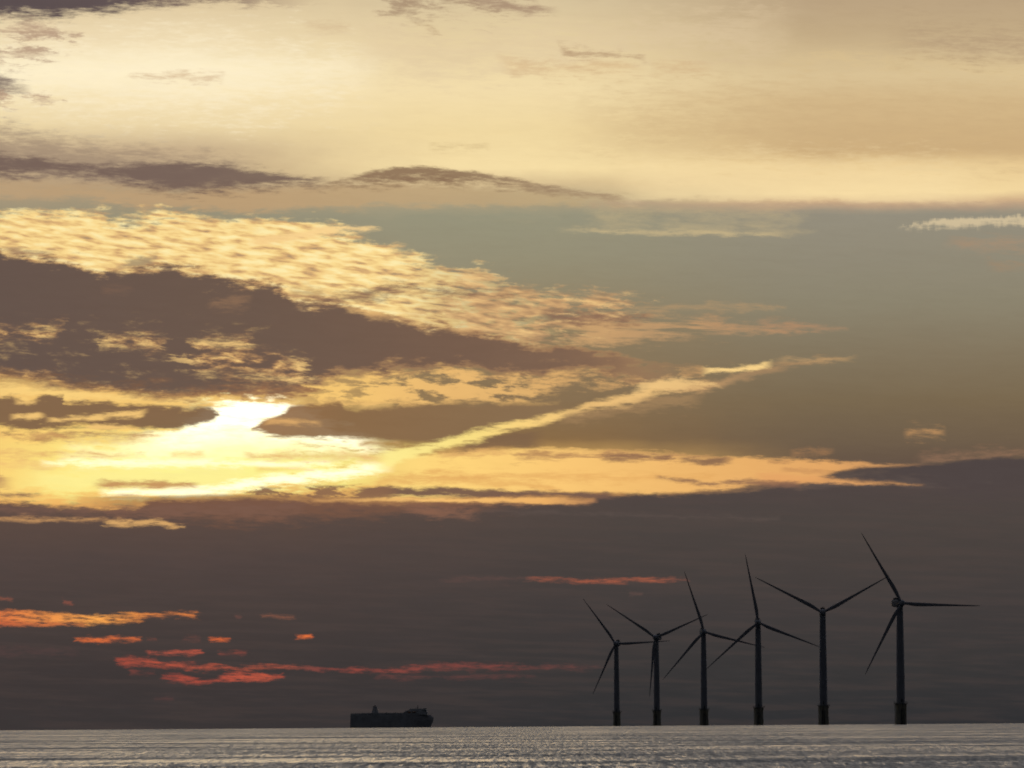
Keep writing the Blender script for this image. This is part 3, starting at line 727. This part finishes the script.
# ------------------------------------------------------------------ ferry
def build_ferry():
    root = bpy.data.objects.new('ferry', None); C.objects.link(root)
    S = 1.807
    px = lambda p: (p - 392) * S
    # hull with flared bow: stations (x, half beam at deck, half beam at waterline)
    bm = bmesh.new()
    levels = [-4, 0, 4, 9, 14, 20, 25.2]
    stern = -75.0
    stem = {-4: 66, 0: 68.5, 4: 69.5, 9: 71.5, 14: 74, 20: 74.6, 25.2: 69}
    ringsH = []
    N = 26
    for z in levels:
        xs = [stern + (stem[z] - stern) * (1 - (1 - t) ** 1.6) for t in np.linspace(0, 1, N)]
        flare = .72 + .28 * max(0, z) / 25
        pts = []
        for x in xs:
            t = (x - stern) / (stem[z] - stern)
            w = 11.6 * (1 if t < .62 else max(.0, 1 - ((t - .62) / .38) ** (1.7 + .06 * max(z, 0)))) * (1 if t > .1 else flare ** .3)
            pts.append((x, w))
        ring = [(x, -max(w, .15), z) for x, w in pts] + [(x, max(w, .15), z) for x, w in reversed(pts)]
        ringsH.append(ring)
    loft(bm, ringsH)
    hull = mesh_obj('hull', bm, hull_m, root)
    bm = bmesh.new(); box(bm, -75.6, -75.05, -7, 7, 3, 16, .1)
    mesh_obj('stern_ramp', bm, steel, hull)
    bm = bmesh.new(); box(bm, -55, 62, -11.72, -11.62, 15.2, 15.6); mesh_obj('rubbing_strake', bm, white_m, hull, smooth=False)
    # enclosed upper cargo deck
    bm = bmesh.new()
    def prism(bm, prof, y0, y1):
        loft(bm, [[(x, y0, z) for x, z in prof], [(x, y1, z) for x, z in prof]])
    prism(bm, [(px(350.6), 25.2), (px(428), 25.2), (px(427), 27.0), (px(404), 29.2), (px(362), 29.2), (px(361.5), 28.7), (px(350.6), 28.4)], -11.2, 11.2)
    sup = mesh_obj('superstructure', bm, white_m, root, smooth=False)
    for k in range(26):
        bm = bmesh.new(); x = px(366) + k * 4.1
        box(bm, x - .8, x + .8, -11.28, -11.15, 21 + 5.2, 27.4, 0)
        mesh_obj('window', bm, glass_m, sup, smooth=False)
    bm = bmesh.new()
    prism(bm, [(px(402), 29.1), (px(404), 29.1), (px(404.1), 27.5), (px(427.6), 27.1), (px(426.6), 32), (px(425.8), 35.0), (px(424), 36.4), (px(410), 36.4), (px(408.5), 33.6), (px(405.5), 33.0), (px(404.5), 30.6)], -10.4, 10.4)
    acc = mesh_obj('bridge_house', bm, white_m, root, smooth=False)
    bm = bmesh.new(); box(bm, px(423.5), px(426.2), -12.6, 12.6, 33.0, 37.2, .2)
    w = mesh_obj('wheelhouse', bm, white_m, acc)
    bm = bmesh.new(); box(bm, px(426.15), px(426.3), -12, 12, 35, 36.4); mesh_obj('window_band', bm, glass_m, w, smooth=False)
    # funnel
    bm = bmesh.new()
    loft(bm, [[(px(371), -4, 28.35), (px(379), -4, 28.35), (px(379), 4, 28.35), (px(371), 4, 28.35)],
              [(px(372.2), -3.4, 34), (px(377.3), -3.4, 34), (px(377.3), 3.4, 34), (px(372.2), 3.4, 34)],
              [(px(373.0), -2.8, 41), (px(376.8), -2.8, 41), (px(376.8), 2.8, 41), (px(373.0), 2.8, 41)]])
    fun = mesh_obj('funnel', bm, hull_m, root, smooth=False)
    for s in (-1.2, 1.2):
        bm = bmesh.new(); lathe(bm, [(.9, 41.02), (.9, 43.4), (.75, 43.4)], 14, (px(374.8), s)); mesh_obj('exhaust_pipe', bm, steel, fun)
    # masts, vents, boats
    bm = bmesh.new(); tube(bm, (px(417.5), 0, 35.8), (px(417.5), 0, 42.6), .45); tube(bm, (px(417.5), -2.6, 40), (px(417.5), 2.6, 40), .22)
    box(bm, px(416.6), px(418.4), -1.6, 1.6, 38.4, 38.9); tube(bm, (px(416), 0, 35.8), (px(417.5), 0, 39), .2)
    mesh_obj('radar_mast', bm, steel, root)
    bm = bmesh.new(); tube(bm, (px(431), 0, 24.0), (px(431), 0, 28), .2)
    mesh_obj('bow_mast', bm, steel, root)
    for k, p in enumerate((386, 395)):
        bm = bmesh.new(); lathe(bm, [(1.0, 28.35), (1.0, 29.4), (1.5, 29.5), (1.4, 30.0), (.3, 30.2)], 14, (px(p), 5)); mesh_obj('ventilator', bm, steel, root)
    for p in (409, 414):
        bm = bmesh.new()
        loft(bm, [[(px(p) + x_, -11.2 + 1.3 * r_ * math.cos(a), 30.2 + 1.2 * r_ * math.sin(a)) for a in np.linspace(0, 2 * math.pi, 12, endpoint=False)]
                  for x_, r_ in ((-4.05, .15), (-2.8, .75), (-1, 1), (1, 1), (2.8, .75), (3.6, .15))])
        mesh_obj('lifeboat', bm, lifeb_m, root)
    root['label'] = 'dark freight ferry silhouetted on the horizon with a funnel aft and bridge near its bow'
    root['category'] = 'ferry'
    x, y = -220.3, 11760.0
    root.location = (x, y, sea_z(x, y)); root.rotation_euler = (0, 0, R(-1.0))
build_ferry()
